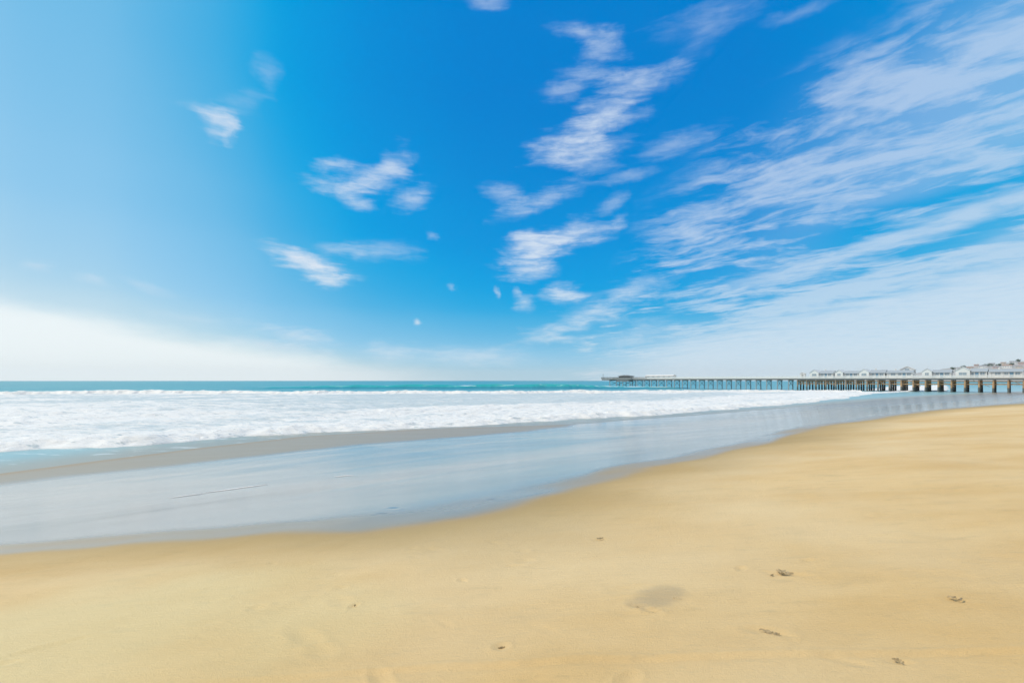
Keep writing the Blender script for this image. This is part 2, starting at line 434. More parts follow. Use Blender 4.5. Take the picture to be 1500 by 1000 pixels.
def foam_streak(x, y, length, width, turn, label, seed):
    rnd = random.Random(seed); n = 60
    t = np.linspace(-.5, .5, n); v = np.linspace(-1, 1, 9); T, V = np.meshgrid(t, v)
    half = width * np.clip(np.cos(np.pi * T), 0, 1) ** .6 * (.35 + 1.3 * fbm(T * 9, T * 0, 3, seed))
    lx = T * length; ly = V * half + width * .9 * (fbm(T * 4, T * 0 + 2, 3, seed + 4) - .5) * 2
    c, s_ = math.cos(R(turn)), math.sin(R(turn))
    A, B = x + lx * c - ly * s_, y + lx * s_ + ly * c
    Z = beach_z(A, B) + .010 * (1 - np.abs(V) ** 2) * np.clip(np.cos(np.pi * T), 0, 1) + .006 - .008 * (np.abs(V) > .95)
    o = grid_mesh('foam_streak', A, B, Z, FOAM, dict(bright=np.full(A.shape, 1.1)))
    tag(o, label, 'foam', kind='stuff')
foam_streak(-8.8, 15.2, 1.9, .07, 40, 'thin white streak of foam left on the mirror smooth wet sand', 5)
foam_streak(-9.7, 14.3, .9, .035, 38, 'faint short foam streak just left of the longer foam streak', 6)
foam_streak(-5.9, 16.85, .7, .04, 12, 'tiny white fleck of foam farther along the wet sand', 7)

def swell_material():
    m, nt, b = new_mat('green_swell_water'); g = NT(nt)
    p = g.pos(); fc = g.attr('face')
    n = g.noise(g.mapping(p, scale=(.10, .6, 1)), 1.0, 5, .65)
    colr = g.mix(g.sstep(fc, .1, .9), (.035, .25, .33), (.03, .40, .38))
    al = g.attr('along')
    white = g.math('MULTIPLY', g.sstep(n, g.sstep(al, .72, .84, .57, .44), g.sstep(al, .72, .84, .66, .54)), g.sstep(fc, .45, .95))
    colr = g.mix(white, colr, (.88, .90, .90))
    g.put(b.inputs['Base Color'], colr)
    b.inputs['Roughness'].default_value = .35; b.inputs['Specular IOR Level'].default_value = .3
    g.put(b.inputs['Normal'], g.bump(g.noise(p, .7, 4, .6), .25))
    return m
SWELL = swell_material()
path = [(-150, 268), (-120, 262), (-60, 256), (0, 254), (40, 256), (75, 262), (100, 270)]
o = wave_strip('swell', path, 9, 22, [.1, 1.5, 1.9, 2.3, 2.3, 1.6, .2], SWELL, lump=.04, ragged=1.2, step=1.0, seed=100, sink=.4)
tag(o, 'smooth unbroken green swell rising between the outer surf and the horizon', 'wave')

# ------------------------------------------------------------------ the pier
WHITE = paint('white_paint', (.80, .80, .78), .06, 1.5, .55)
WHITE2 = paint('cream_paint', (.78, .76, .71), .06, 1.5, .6)
ROOF = paint('grey_shingle', (.37, .41, .44), .15, 6, .85)
TRIM = paint('pale_roof_trim', (.70, .71, .71), .06, 3, .7)
def tide_timber(name, col, wetcol=(.13, .15, .145)):
    m = paint(name, col, .3, 1.2, .8); nt = m.node_tree; g = NT(nt)
    b = [n for n in nt.nodes if n.type == 'BSDF_PRINCIPLED'][0]
    src = b.inputs['Base Color'].links[0].from_socket
    p = g.pos(); z = g.math('ADD', g.sep(p)[2], g.math('MULTIPLY', g.noise(p, .8, 3), 1.2))   # weed and mussels below the tide mark
    g.put(b.inputs['Base Color'], g.mix(g.sstep(z, 2.2, 2.7), wetcol, src))
    return m
TIMBER = tide_timber('weathered_timber', (.38, .27, .185))
RUST = tide_timber('orange_brown_timber', (.50, .32, .17))
GREYWOOD = paint('grey_timber', (.40, .41, .41), .3, 1.2, .8, bump=.01)
DARKWOOD = paint('dark_wet_timber', (.22, .235, .24), .3, 1.0, .7)
DECKW = paint('deck_boards', (.56, .52, .46), .2, 3, .8)
GLASS = paint('window_glass', (.34, .42, .48), .15, 1, .2, .6)
BLUE = paint('blue_door_paint', (.22, .36, .48), .1, 2, .5)

PIER_P, PIER_RZ = (177.0, 165.0), math.atan2(.7399, -.6727)
DECK = 5.45
def pier_pt(d, y, z=0.0):          # d metres out from the shore end, y towards the beach side
    c, s_ = math.cos(PIER_RZ), math.sin(PIER_RZ)
    return (PIER_P[0] + c * d - s_ * y, PIER_P[1] + s_ * d + c * y, z)

def build_pier():
    root = empty('pier', (*PIER_P, 0), PIER_RZ)
    tag(root, 'long wooden pier on rows of pilings carrying white cottages out over the surf', 'pier')
    W_IN, W_OUT = 14.0, 7.0
    m = MB()
    m.box((-30, -W_IN, DECK - .18), (72, 0, DECK))
    m.box((72, -W_OUT, DECK - .18), (158, 0, DECK))
    m.box((158, -W_OUT - 4.5, DECK - .18), (180, .6, DECK))
    m.build('deck', DECKW, root)
    m = MB()
    for y in (-.35, -3.4, -6.6): m.box((-30, y - .16, DECK - .78), (180, y + .16, DECK - .182))
    for y in (-10, -13.6): m.box((-30, y - .16, DECK - .78), (72, y + .16, DECK - .182))
    m.build('stringer', DARKWOOD, root)
    # white board railing on the beach side and on the far side
    def railing(x0, x1, y, mat, name='railing'):
        r = MB()
        for z0, z1 in ((.02, .22), (.32, .50), (.60, .78), (.86, 1.0)):
            r.box((x0, y - .03, DECK + z0), (x1, y + .03, DECK + z1))
        n = max(2, int((x1 - x0) / 2.4))
        for k in range(n + 1):
            x = x0 + (x1 - x0) * k / n
            r.box((x - .06, y - .10, DECK), (x + .06, y - .032, DECK + 1.06))
        r.build(name, mat, root)
    railing(-30, 148, -.08, WHITE); railing(72, 158, -W_OUT + .2, WHITE)
    railing(148, 158, -.08, GREYWOOD); railing(158, 180, .5, DARKWOOD); railing(158, 180, -W_OUT - 4.4, DARKWOOD)
    r = MB()
    for z0, z1 in ((.05, .2), (.4, .55), (.82, 1.0)): r.box((179.85, -W_OUT - 4.3, DECK + z0), (179.92, .42, DECK + z1))
    r.build('railing', DARKWOOD, root)
    # bents: two pilings on the outer pier, three under the cottages, each with a cap beam and cross bracing
    rnd = random.Random(4)
    d = -22.0
    while d < 178:
        inner = d < 72
        ys = (-.7, -4.8, -9.0, -13.2) if inner else (-.6, -6.3)
        if d > 160: ys = (-.2, -10.6)
        if inner: mat = RUST if -6 < d < 34 and rnd.random() < .6 else TIMBER
        else: mat = GREYWOOD
        gx, gy, _ = pier_pt(d, ys[0])
        ground = float(beach_z(np.array([gx]), np.array([gy]))[0]) - 1.0
        ground = max(ground, -3.0)
        bent = MB().box((d - .2, ys[-1] - .6, DECK - 1.15), (d + .2, ys[0] + .45, DECK - .782)).build('bent', TIMBER if inner else GREYWOOD, root)
        for y in ys:
            lean = rnd.uniform(-.12, .12)
            MB().bar((d + lean, y + .1, ground), (d, y, DECK - 1.15), .34 if inner else .24, .28 if inner else .19, 10).build('piling', mat, bent)
        b = MB()
        b.bar((d + .25, ys[0], 1.3), (d + .25, ys[1], DECK - 1.2), .10, n=5).bar((d - .25, ys[0], DECK - 1.2), (d - .25, ys[1], 1.3), .10, n=5)
        if inner:
            b.bar((d + .25, ys[1], 1.3), (d + .25, ys[2], DECK - 1.2), .10, n=5)
        b.build('cross_brace', DARKWOOD if inner else GREYWOOD, bent)
        d += 3.7 if inner else 4.75
    # long diagonal braces along the beach side
    b = MB()
    x = -20.0
    while x < 66:
        b.bar((x, -.35, 2.2), (x + 4.4, -.35, DECK - .9), .09, n=5); x += 9.5
    b.build('side_brace', TIMBER, root)
    b = MB()
    for z in (2.9, 3.9):
        for y in (-1.1, -7.1, -12.7): b.box((-24, y - .06, z), (71, y + .06, z + .36))
    b.build('waler', RUST, root)
    # low landing hung under the seaward platform
    m = MB().box((160, -4.5, 3.9), (168.5, .35, 4.15)).box((160, .2, 4.151), (168.5, .33, DECK - .19))
    m.box((160, -4.4, 4.151), (160.2, .198, DECK - .19)).box((168.3, -4.4, 4.151), (168.5, .198, DECK - .19))
    m.build('lower_landing', DARKWOOD, root)
    return root
build_pier()

def build_cottage(gabled, gx=5.2, gw=3.4, gh=2.45, ridge=3.75, sh=2.2, sridge=3.3, chim=3.4, length=8.6):
    """a side wing with its ridge along the pier; the gabled kind also turns a taller gable to the beach"""
    root = empty('pier_cottage', (0, 0, 0))
    x1 = gx if gabled else length
    w = MB()
    w.prism([(-6.9, 0), (-1.5, 0), (-1.5, sh), (-4.2, sridge - .02), (-6.9, sh)], 0, 0, x1)
    if gabled:
        w.prism([(gx + .003, 0), (gx + gw, 0), (gx + gw, gh), (gx + gw / 2, ridge), (gx + .003, gh)], 1, -7.4, -.62)
    w.build('wall', WHITE, root)
    r = MB()
    def slab(m, p, q, axis, lo, hi, th=.14):
        (a0, z0), (a1, z1) = p, q
        m.prism([(a0, z0 + .01), (a1, z1 + .01), (a1, z1 + th), (a0, z0 + th)], axis, lo, hi)
    xe = x1 if gabled else length + .2
    slab(r, (-7.25, sh - .14), (-4.2, sridge), 0, -.2, xe); slab(r, (-4.2, sridge), (-1.1, sh - .16), 0, -.2, xe)
    roof = r.build('roof', ROOF, root)
    if gabled:
        r = MB(); m_ = gx + gw / 2
        slab(r, (gx - .2, gh - .15), (m_, ridge + .01), 1, -7.6, -.45); slab(r, (m_, ridge + .01), (gx + gw + .2, gh - .15), 1, -7.6, -.45)
        r.build('gable_roof', TRIM, root)
    if chim: MB().box((chim, -5.3, sridge - .5), (chim + .5, -4.8, sridge + .7)).build('chimney', WHITE2, roof)
    def window(x0, x1, z0, z1, y):
        f = MB()
        for lo, hi in (((x0 - .09, z0 - .09), (x1 + .09, z0)), ((x0 - .09, z1), (x1 + .09, z1 + .09)), ((x0 - .09, z0), (x0, z1)), ((x1, z0), (x1 + .09, z1)), (((x0 + x1) / 2 - .03, z0), ((x0 + x1) / 2 + .03, z1))):
            f.box((lo[0], y, lo[1]), (hi[0], y + .06, hi[1]))
        fr = f.build('window', WHITE2, root)
        MB().box((x0, y - .01, z0), (x1, y + .025, z1)).build('pane', GLASS, fr)
    if gabled: window(gx + .9, gx + gw - .9, 1.0, 2.0, -.618)
    window(.6, 1.7, 1.0, 1.95, -1.498); window(3.5, 4.4, 1.0, 1.95, -1.498)
    if not gabled: window(5.4, 6.8, 1.0, 1.95, -1.498)
    dr = MB().box((2.2, -1.498, .02), (3.1, -1.44, 2.0)).build('door', BLUE, root)
    MB().box((2.3, -1.438, 1.0), (2.38, -1.37, 1.08)).build('handle', GREYWOOD, dr)
    m = MB()
    for x in ((.1, 2.0, x1 - .2) if gabled else (.1, 2.0, 5.0, x1 - .2)): m.box((x - .05, -1.2, 0), (x + .05, -1.1, sh - .12))
    m.build('porch_post', WHITE, root)
    return root
ROW = [  # seaward edge along the pier, kind, label
    (65.6, 0, 'gabled white cottage at the seaward end of the row of pier cottages'),
    (56.0, 1, 'second gabled white pier cottage counting from the seaward end, with no chimney'),
    (47.4, 0, 'third gabled white pier cottage counting from the seaward end'),
    (38.3, 2, 'plain long-roofed white cottage just seaward of the tall two storey house'),
    (27.2, 1, 'gabled white pier cottage just shoreward of the tall two storey house'),
    (17.6, 3, 'larger gabled white pier cottage above the first thick pilings near the shore'),
    (8.7, 2, 'plain long-roofed white cottage rightmost in the row on the pier, below the hillside houses'),
    (-.6, 0, 'gabled white pier cottage second from the shore end of the row'),
    (-9.6, 3, 'last larger gabled white pier cottage, closest to the hillside houses')]
KINDS = [dict(gabled=True), dict(gabled=True, gx=5.4, gw=2.9, ridge=3.55, sh=2.1, sridge=3.05, chim=None), dict(gabled=False, sh=2.15, sridge=3.0, length=8.2, chim=5.6),
         dict(gabled=True, gx=4.4, gw=3.9, gh=2.7, ridge=4.0, sh=2.3, sridge=3.35, chim=1.2)]
ENDS = [8.6, 8.3, 8.2, 8.3]
proto = {}
for d0, kd, lab in ROW:
    if kd not in proto: o = proto[kd] = build_cottage(**KINDS[kd])
    else: o = copy_tree(proto[kd])
    o.location = pier_pt(d0 - ENDS[kd], 0, DECK + .003); o.rotation_euler = (0, 0, PIER_RZ)
    tag(o, lab, 'cottage', 'white cottages in a row along the pier')

def build_tall():
    root = empty('tall_cottage', pier_pt(30.6, -8.2, DECK + .003), PIER_RZ)
    tag(root, 'white two storey gabled house rising above the row of pier cottages', 'house')
    MB().prism([(0, 0), (4.4, 0), (4.4, 3.5), (2.2, 4.75), (0, 3.5)], 1, -4.6, 0).build('wall', WHITE, root)
    r = MB()
    r.prism([(-.25, 3.37), (2.2, 4.77), (2.2, 4.92), (-.25, 3.52)], 1, -4.9, .3)
    r.prism([(2.2, 4.77), (4.65, 3.37), (4.65, 3.52), (2.2, 4.92)], 1, -4.9, .3)
    r.build('roof', WHITE2, root)
    f = MB().box((1.4, .003, 3.0), (3.0, .06, 3.08)).box((1.4, .003, 3.9), (3.0, .06, 3.98)).box((1.4, .003, 3.08), (1.48, .06, 3.9)).box((2.92, .003, 3.08), (3.0, .06, 3.9)).build('window', WHITE2, root)
    MB().box((1.48, .004, 3.08), (2.92, .03, 3.9)).build('pane', GLASS, f)
build_tall()

def build_hut():
    root = empty('hut', pier_pt(68.2, -2.6, DECK + .003), PIER_RZ)
    tag(root, 'tiny white hut standing alone just seaward of the pier cottages', 'hut')
    MB().prism([(0, 0), (1.9, 0), (1.9, 2.1), (.95, 2.6), (0, 2.1)], 1, -1.8, 0).build('wall', WHITE, root)
    r = MB().prism([(-.15, 2.03), (.95, 2.62), (.95, 2.74), (-.15, 2.15)], 1, -2.0, .2).prism([(.95, 2.62), (2.05, 2.03), (2.05, 2.15), (.95, 2.74)], 1, -2.0, .2)
    r.build('roof', WHITE2, root)
    MB().box((.5, .003, .05), (1.3, .04, 1.9)).build('door', GREYWOOD, root)
build_hut()

def build_shed():
    root = empty('pier_shed', pier_pt(133, -1.6, DECK + .003), PIER_RZ)
    tag(root, 'long low white shed with a shallow roof near the outer end of the pier', 'shed')
    MB().prism([(0, 0), (0, 1.55), (-2.0, 2.1), (-4.0, 1.55), (-4.0, 0)], 0, 0, 17).build('wall', WHITE, root)
    MB().prism([(.35, 1.47), (.35, 1.6), (-2.0, 2.25), (-4.35, 1.6), (-4.35, 1.47), (-2.0, 2.12)], 0, -.3, 17.3).build('roof', WHITE2, root)
    for k in range(5):
        f = MB().box((1.2 + 3.3 * k, .003, .75), (2.6 + 3.3 * k, .05, .82)).box((1.2 + 3.3 * k, .003, 1.28), (2.6 + 3.3 * k, .05, 1.35)).build('window', WHITE2, root)
        MB().box((1.2 + 3.3 * k, .004, .82), (2.6 + 3.3 * k, .03, 1.28)).build('pane', GLASS, f)
build_shed()
def build_pole():
    root = empty('signal_mast', pier_pt(178.8, .1, DECK + .003), PIER_RZ)
    tag(root, 'slim dark mast at the far seaward tip of the pier', 'mast')
    MB().bar((0, 0, 0), (0, 0, 3.2), .11, .07, 8).build('pole', DARKWOOD, root)
    MB().box((-.3, -.06, 2.5), (.3, .06, 2.62)).build('crossarm', DARKWOOD, root)
build_pole()
def build_shelter():
    root = empty('fishing_shelter', pier_pt(159.6, -1.2, DECK + .003), PIER_RZ)
    tag(root, 'low dark wooden shelter on the platform at the seaward end of the pier', 'shelter')
    MB().prism([(0, 1.5), (0, 1.65), (4.6, 2.3), (9.2, 1.65), (9.2, 1.5)], 1, -4.4, .3).build('roof', DARKWOOD, root)
    MB().box((.6, -4.0, 0), (8.6, -3.8, 1.5)).box((.6, -3.79, 0), (.8, 0, 1.5)).box((8.4, -3.79, 0), (8.6, 0, 1.5)).box((.8, -.2, 0), (8.4, 0, .9)).build('wall', DARKWOOD, root)
    for x in (2.8, 4.6, 6.4): MB().box((x - .08, -.18, .901), (x + .08, -.02, 1.5)).build('post', DARKWOOD, root)
build_shelter()

# ------------------------------------------------------------------ the hills to the right and the houses on them
H_A = R(1) * np.array([30, 38, 40, 42, 44, 45, 46.2, 47, 49, 54, 62, 75, 95])
H_H = np.array([0, 20, 36, 55, 66, 72, 84, 90, 92, 96, 100, 95, 80.])
def hill_z(x, y):
    r = np.hypot(x, y); a = np.arctan2(x, y)
    ridge = np.interp(a, H_A, H_H) * (1 + .12 * (fbm(a * 40, r * .001, 3, 71) - .5))
    return ridge * smooth(2050, 3000, r) * smooth(5600, 3600, r) * (1 + .2 * (fbm(x * .004, y * .004, 4, 72) - .5)) + 1.0 * smooth(1900, 2100, r) - .5
def build_hills():
    th = R(1) * np.arange(32, 95, .25); rad = np.linspace(1950, 5600, 80)
    TH, RR = np.meshgrid(th, rad); X = RR * np.sin(TH); Y = RR * np.cos(TH)
    Z = hill_z(X, Y)
    m, nt, b = new_mat('dry_hillside'); g = NT(nt); p = g.pos()
    n = g.noise(p, .012, 6, .65); n2 = g.noise(p, .05, 5, .7)
    c = g.mix(g.sstep(n, .35, .65), (.46, .42, .40), (.36, .37, .33))
    c = g.mix(g.math('MULTIPLY', g.sstep(n2, .5, .68), .7), c, (.60, .56, .54))
    g.put(b.inputs['Base Color'], c); b.inputs['Roughness'].default_value = .95; b.inputs['Specular IOR Level'].default_value = .1
    o = grid_mesh('hills', X, Y, Z, m)
    tag(o, 'low hazy hills rising behind the shore end of the pier', 'hill', kind='structure')
build_hills()

def on_hill(px, py):
    """ground point seen at a bearing and elevation from the beach"""
    a = math.atan2(px, 1); 
    for r in np.linspace(2060, 3300, 160):
        x, y = r * math.sin(a), r * math.cos(a)
        if float(hill_z(np.array([x]), np.array([y]))[0]) >= CAM_Z + py * y: break
    return x, y, float(hill_z(np.array([x]), np.array([y]))[0])

WALLS = [paint('house_wall_white', (.74, .73, .71), .05, .3), paint('house_wall_tan', (.58, .50, .43), .05, .3), paint('house_wall_pink', (.60, .48, .45), .05, .3)]
ROOFS = [paint('house_roof_grey', (.33, .32, .33), .1, .3), paint('house_roof_brown', (.36, .24, .19), .1, .3)]
def build_house(x, y, z, w, d, h, wall, roof, rz, label):
    root = empty('hillside_house', (x, y, z - 1.5), rz)
    tag(root, label, 'house', 'houses on the hillside')
    MB().box((-w / 2, -d / 2, 0), (w / 2, d / 2, h + 1.5)).build('wall', wall, root)
    MB().prism([(-d / 2 - .8, h + 1.5), (d / 2 + .8, h + 1.5), (0, h + 1.5 + d * .28)], 0, -w / 2 - .8, w / 2 + .8).build('roof', roof, root)
    for k in range(max(2, int(w / 6))):
        cx = -w / 2 + w * (k + .5) / max(2, int(w / 6))
        MB().box((cx - 1.1, -d / 2 - .12, h * .35 + 1.5), (cx + 1.1, -d / 2 - .003, h * .75 + 1.5)).build('window', GLASS, root)
HOUSES = [  # bearing tangent, elevation tangent, width, height, wall, roof, label
    (.936, .0215, 16, 7, 0, 0, 'white house lowest on the hill, leftmost of the hillside houses'),
    (.958, .0225, 20, 8, 1, 1, 'tan brown-roofed house low on the hill beside the leftmost white house'),
    (.985, .0245, 24, 9, 0, 0, 'long white grey-roofed house low on the hill'),
    (1.012, .0245, 17, 8, 2, 0, 'pinkish grey-roofed house low on the hill behind the pier cottages'),
    (1.036, .0255, 26, 9, 0, 1, 'wide white brown-roofed house low on the hill'),
    (1.062, .025, 19, 8, 1, 0, 'tan grey-roofed house low on the hill at the right'),
    (.972, .0290, 15, 7, 2, 1, 'pinkish brown-roofed house high on the hill, leftmost of the upper houses'),
    (1.004, .0310, 18, 7, 0, 0, 'white grey-roofed house partway up the slope between upper trees'),
    (1.028, .0330, 15, 7, 1, 1, 'tan brown-roofed house near the hilltop'),
    (1.049, .0345, 20, 8, 0, 0, 'white grey-roofed house highest near the hilltop'),
    (1.066, .0320, 16, 7, 2, 1, 'pinkish brown-roofed house farthest right on the hill')]
for hx, hy, w, h, wi, ri, lab in HOUSES:
    x, y, z = on_hill(hx, hy)
    build_house(x, y, z, w, w * .62, h, WALLS[wi], ROOFS[ri], -math.atan(hx) + random.uniform(-.3, .3), lab)

def leaf_material():
    m, nt, b = new_mat('tree_leaves'); g = NT(nt)
    n = g.noise(g.pos(), .35, 3, .6)
    g.put(b.inputs['Base Color'], g.mix(g.sstep(n, .35, .65), (.05, .085, .045), (.10, .135, .075)))
    b.inputs['Roughness'].default_value = .8; b.inputs['Specular IOR Level'].default_value = .2
    return m
LEAF = leaf_material(); BARK = paint('tree_bark', (.12, .09, .07), .2, 1)
def build_tree(x, y, z, w, h, label, seed):
    rnd = random.Random(seed)
    root = empty('hillside_tree', (x, y, z - .5)); tag(root, label, 'tree', 'trees on the hillside')
    MB().bar((0, 0, 0), (.3, 0, h * .6), .6, .25, 7).bar((.15, 0, h * .35), (w * .25, .5, h * .65), .25, .1, 5).bar((.15, 0, h * .4), (-w * .25, -.4, h * .7), .25, .1, 5).build('trunk', BARK, root)
    bm = bmesh.new()
    lobes = [(rnd.uniform(-.32, .32) * w, rnd.uniform(-.3, .3) * w, h * rnd.uniform(.5, .82), rnd.uniform(.16, .27) * w) for _ in range(9)]
    for _ in range(520):
        lx, ly, lz, lr = rnd.choice(lobes)
        d = Vector((rnd.gauss(0, 1), rnd.gauss(0, 1), rnd.gauss(0, .8))).normalized() * lr * rnd.random() ** .4
        c = Vector((lx, ly, lz)) + d; n = (d.normalized() + Vector((rnd.uniform(-.7, .7), rnd.uniform(-.7, .7), rnd.uniform(-.3, 1)))).normalized()
        u_ = n.orthogonal().normalized(); v_ = n.cross(u_); s_ = rnd.uniform(.5, 1.05)
        bm.faces.new([bm.verts.new(c + u_ * s_ * p + v_ * s_ * q) for p, q in ((-1, -.5), (.2, -.8), (1, .3), (-.3, .9))])
    me = bpy.data.meshes.new('crown'); bm.to_mesh(me); bm.free(); me.materials.append(LEAF)
    o = bpy.data.objects.new('crown', me); COL.objects.link(o); o.parent = root
TREES = [(.922, .0225, 20, 10, 'dark green tree low on the hill, left of every house'), (.946, .0250, 26, 11, 'broad tree behind the two leftmost hillside houses'),
         (.998, .0285, 28, 12, 'broad dark tree in the middle of the slope'), (1.020, .0292, 20, 10, 'round tree midway up the slope, right of the broad dark tree'),
         (1.045, .0300, 24, 11, 'dark tree midway up the slope at the right'), (.988, .0335, 18, 9, 'small tree on the skyline, leftmost of the upper trees'),
         (1.062, .0385, 22, 10, 'dark tree on the skyline at the hilltop')]
for k, (hx, hy, w, h, lab) in enumerate(TREES):
    x, y, z = on_hill(hx, hy); build_tree(x, y, z, w, h, lab, 30 + k)

# ------------------------------------------------------------------ scraps of kelp left on the sand
def kelp_material():
    m, nt, b = new_mat('dry_kelp'); g = NT(nt)
    n = g.noise(g.node('ShaderNodeTexCoord').outputs['Object'], 40, 4, .6)
    g.put(b.inputs['Base Color'], g.mix(n, (.34, .26, .14), (.50, .38, .22)))
    b.inputs['Roughness'].default_value = .6
    return m
KELP = kelp_material()
def build_kelp(x, y, size, turn, label, seed, n_fr=5):
    rnd = random.Random(seed)
    z = float(beach_z(np.array([x]), np.array([y]))[0])
    bm = bmesh.new()
    for k in range(n_fr):                       # ribbon fronds, crumpled and half buried
        a = rnd.gauss(0, .5); px, py = rnd.uniform(-.3, .3) * size, rnd.uniform(-.22, .22) * size
        L_ = size * rnd.uniform(.35, .8); w = size * rnd.uniform(.04, .085)
        prev = None
        for i in range(8):
            t = i / 7
            cx = px + math.cos(a) * L_ * (t - .5) + .05 * size * math.sin(t * 7 + k); cy = py + math.sin(a) * L_ * (t - .5) + .05 * size * math.cos(t * 5 + k)
            ww = w * (math.sin(math.pi * min(max(t, .08), .92)) + .15); zz = .002 + .010 * abs(math.sin(t * 5 + k * 1.7)) * size / .12
            dx, dy = -math.sin(a) * ww, math.cos(a) * ww
            row = [bm.verts.new((cx + dx, cy + dy, zz - .004)), bm.verts.new((cx, cy, zz + .006)), bm.verts.new((cx - dx, cy - dy, zz - .004))]
            if prev:
                bm.faces.new((prev[0], prev[1], row[1], row[0])); bm.faces.new((prev[1], prev[2], row[2], row[1]))
            prev = row
    for k in range(2):
        bmesh.ops.create_icosphere(bm, subdivisions=1, radius=size * .05, matrix=Matrix.Translation((rnd.uniform(-.3, .3) * size, rnd.uniform(-.2, .2) * size, .006)))
    me = bpy.data.meshes.new('kelp_scrap'); bm.to_mesh(me); bm.free(); me.materials.append(KELP)
    o = bpy.data.objects.new('kelp_scrap', me); COL.objects.link(o)
    o.location = (x, y, z - .004); o.rotation_euler = (0, 0, R(turn))
    tag(o, label, 'seaweed', 'scraps of kelp on the sand')
for k, (x, y, size, turn, lab, nf) in enumerate([
    (2.33, 4.09, .13, -35, 'largest dark kelp scrap on the dry sand, the upper of the right-hand scraps', 6),
    (2.20, 4.04, .035, 10, 'tiny round kelp scrap lying just left of the largest scrap', 3),
    (.93, 3.53, .08, -30, 'thin dark kelp scrap left of the grey damp patch, the upper of a pair', 3),
    (1.00, 3.44, .08, -40, 'thin dark kelp scrap left of the grey damp patch, the lower of a pair', 3),
    (1.27, 3.66, .13, -32, 'slim kelp strand lying on the right edge of the grey damp patch', 2),
    (1.66, 3.07, .10, -30, 'tangled kelp scrap low at the right, nearer the viewer than the damp patch', 5),
    (1.00, 5.45, .08, -8, 'lone flat kelp scrap closest to the edge of the wet sand', 3),
    (2.18, 2.70, .06, -20, 'short kelp scrap near the bottom edge, right of the tangled scrap', 3),
    (3.21, 3.45, .09, -15, 'slim kelp scrap far to the right on pale sand', 3),
    (-.07, 3.05, .04, 30, 'small dark kelp speck at the bottom centre of the sand', 3),
    (-1.29, 3.91, .035, 60, 'small kelp speck alone on the left half of the dry sand', 2)]):
    build_kelp(x, y, size, turn, lab, 200 + k, nf)

# ------------------------------------------------------------------ sea air
def build_haze():
    m = bpy.data.materials.new('sea_haze'); m.use_nodes = True; nt = m.node_tree; nt.nodes.clear()
    out = nt.nodes.new('ShaderNodeOutputMaterial'); v = nt.nodes.new('ShaderNodeVolumePrincipled')
    v.inputs['Color'].default_value = (.92, .97, 1, 1); v.inputs['Density'].default_value = HAZE; v.inputs['Anisotropy'].default_value = .2
    nt.links.new(v.outputs[0], out.inputs['Volume'])
    o = MB().box((-6200, -6200, -4.6), (6200, 6200, 135)).build('haze', m)
    tag(o, 'thin pale sea haze softening the pier and the distant hills', 'haze', kind='stuff')
HAZE = .00005
build_haze()

# ------------------------------------------------------------------ sky, sun, camera
SUN_AZ, SUN_EL = R(-84), R(48)
SKY_AZ = R(-72)
def ramp(g, x, stops, scalar=False):
    n = g.node('ShaderNodeValToRGB'); g.put(n.inputs[0], x)
    e = n.color_ramp.elements
    while len(e) < len(stops): e.new(.5)
    for k, (p_, c) in enumerate(stops):
        e[k].position = p_; e[k].color = (c, c, c, 1) if scalar else (*c, 1)
    n.color_ramp.interpolation = 'B_SPLINE' if not scalar else 'CARDINAL'
    return n.outputs[0]

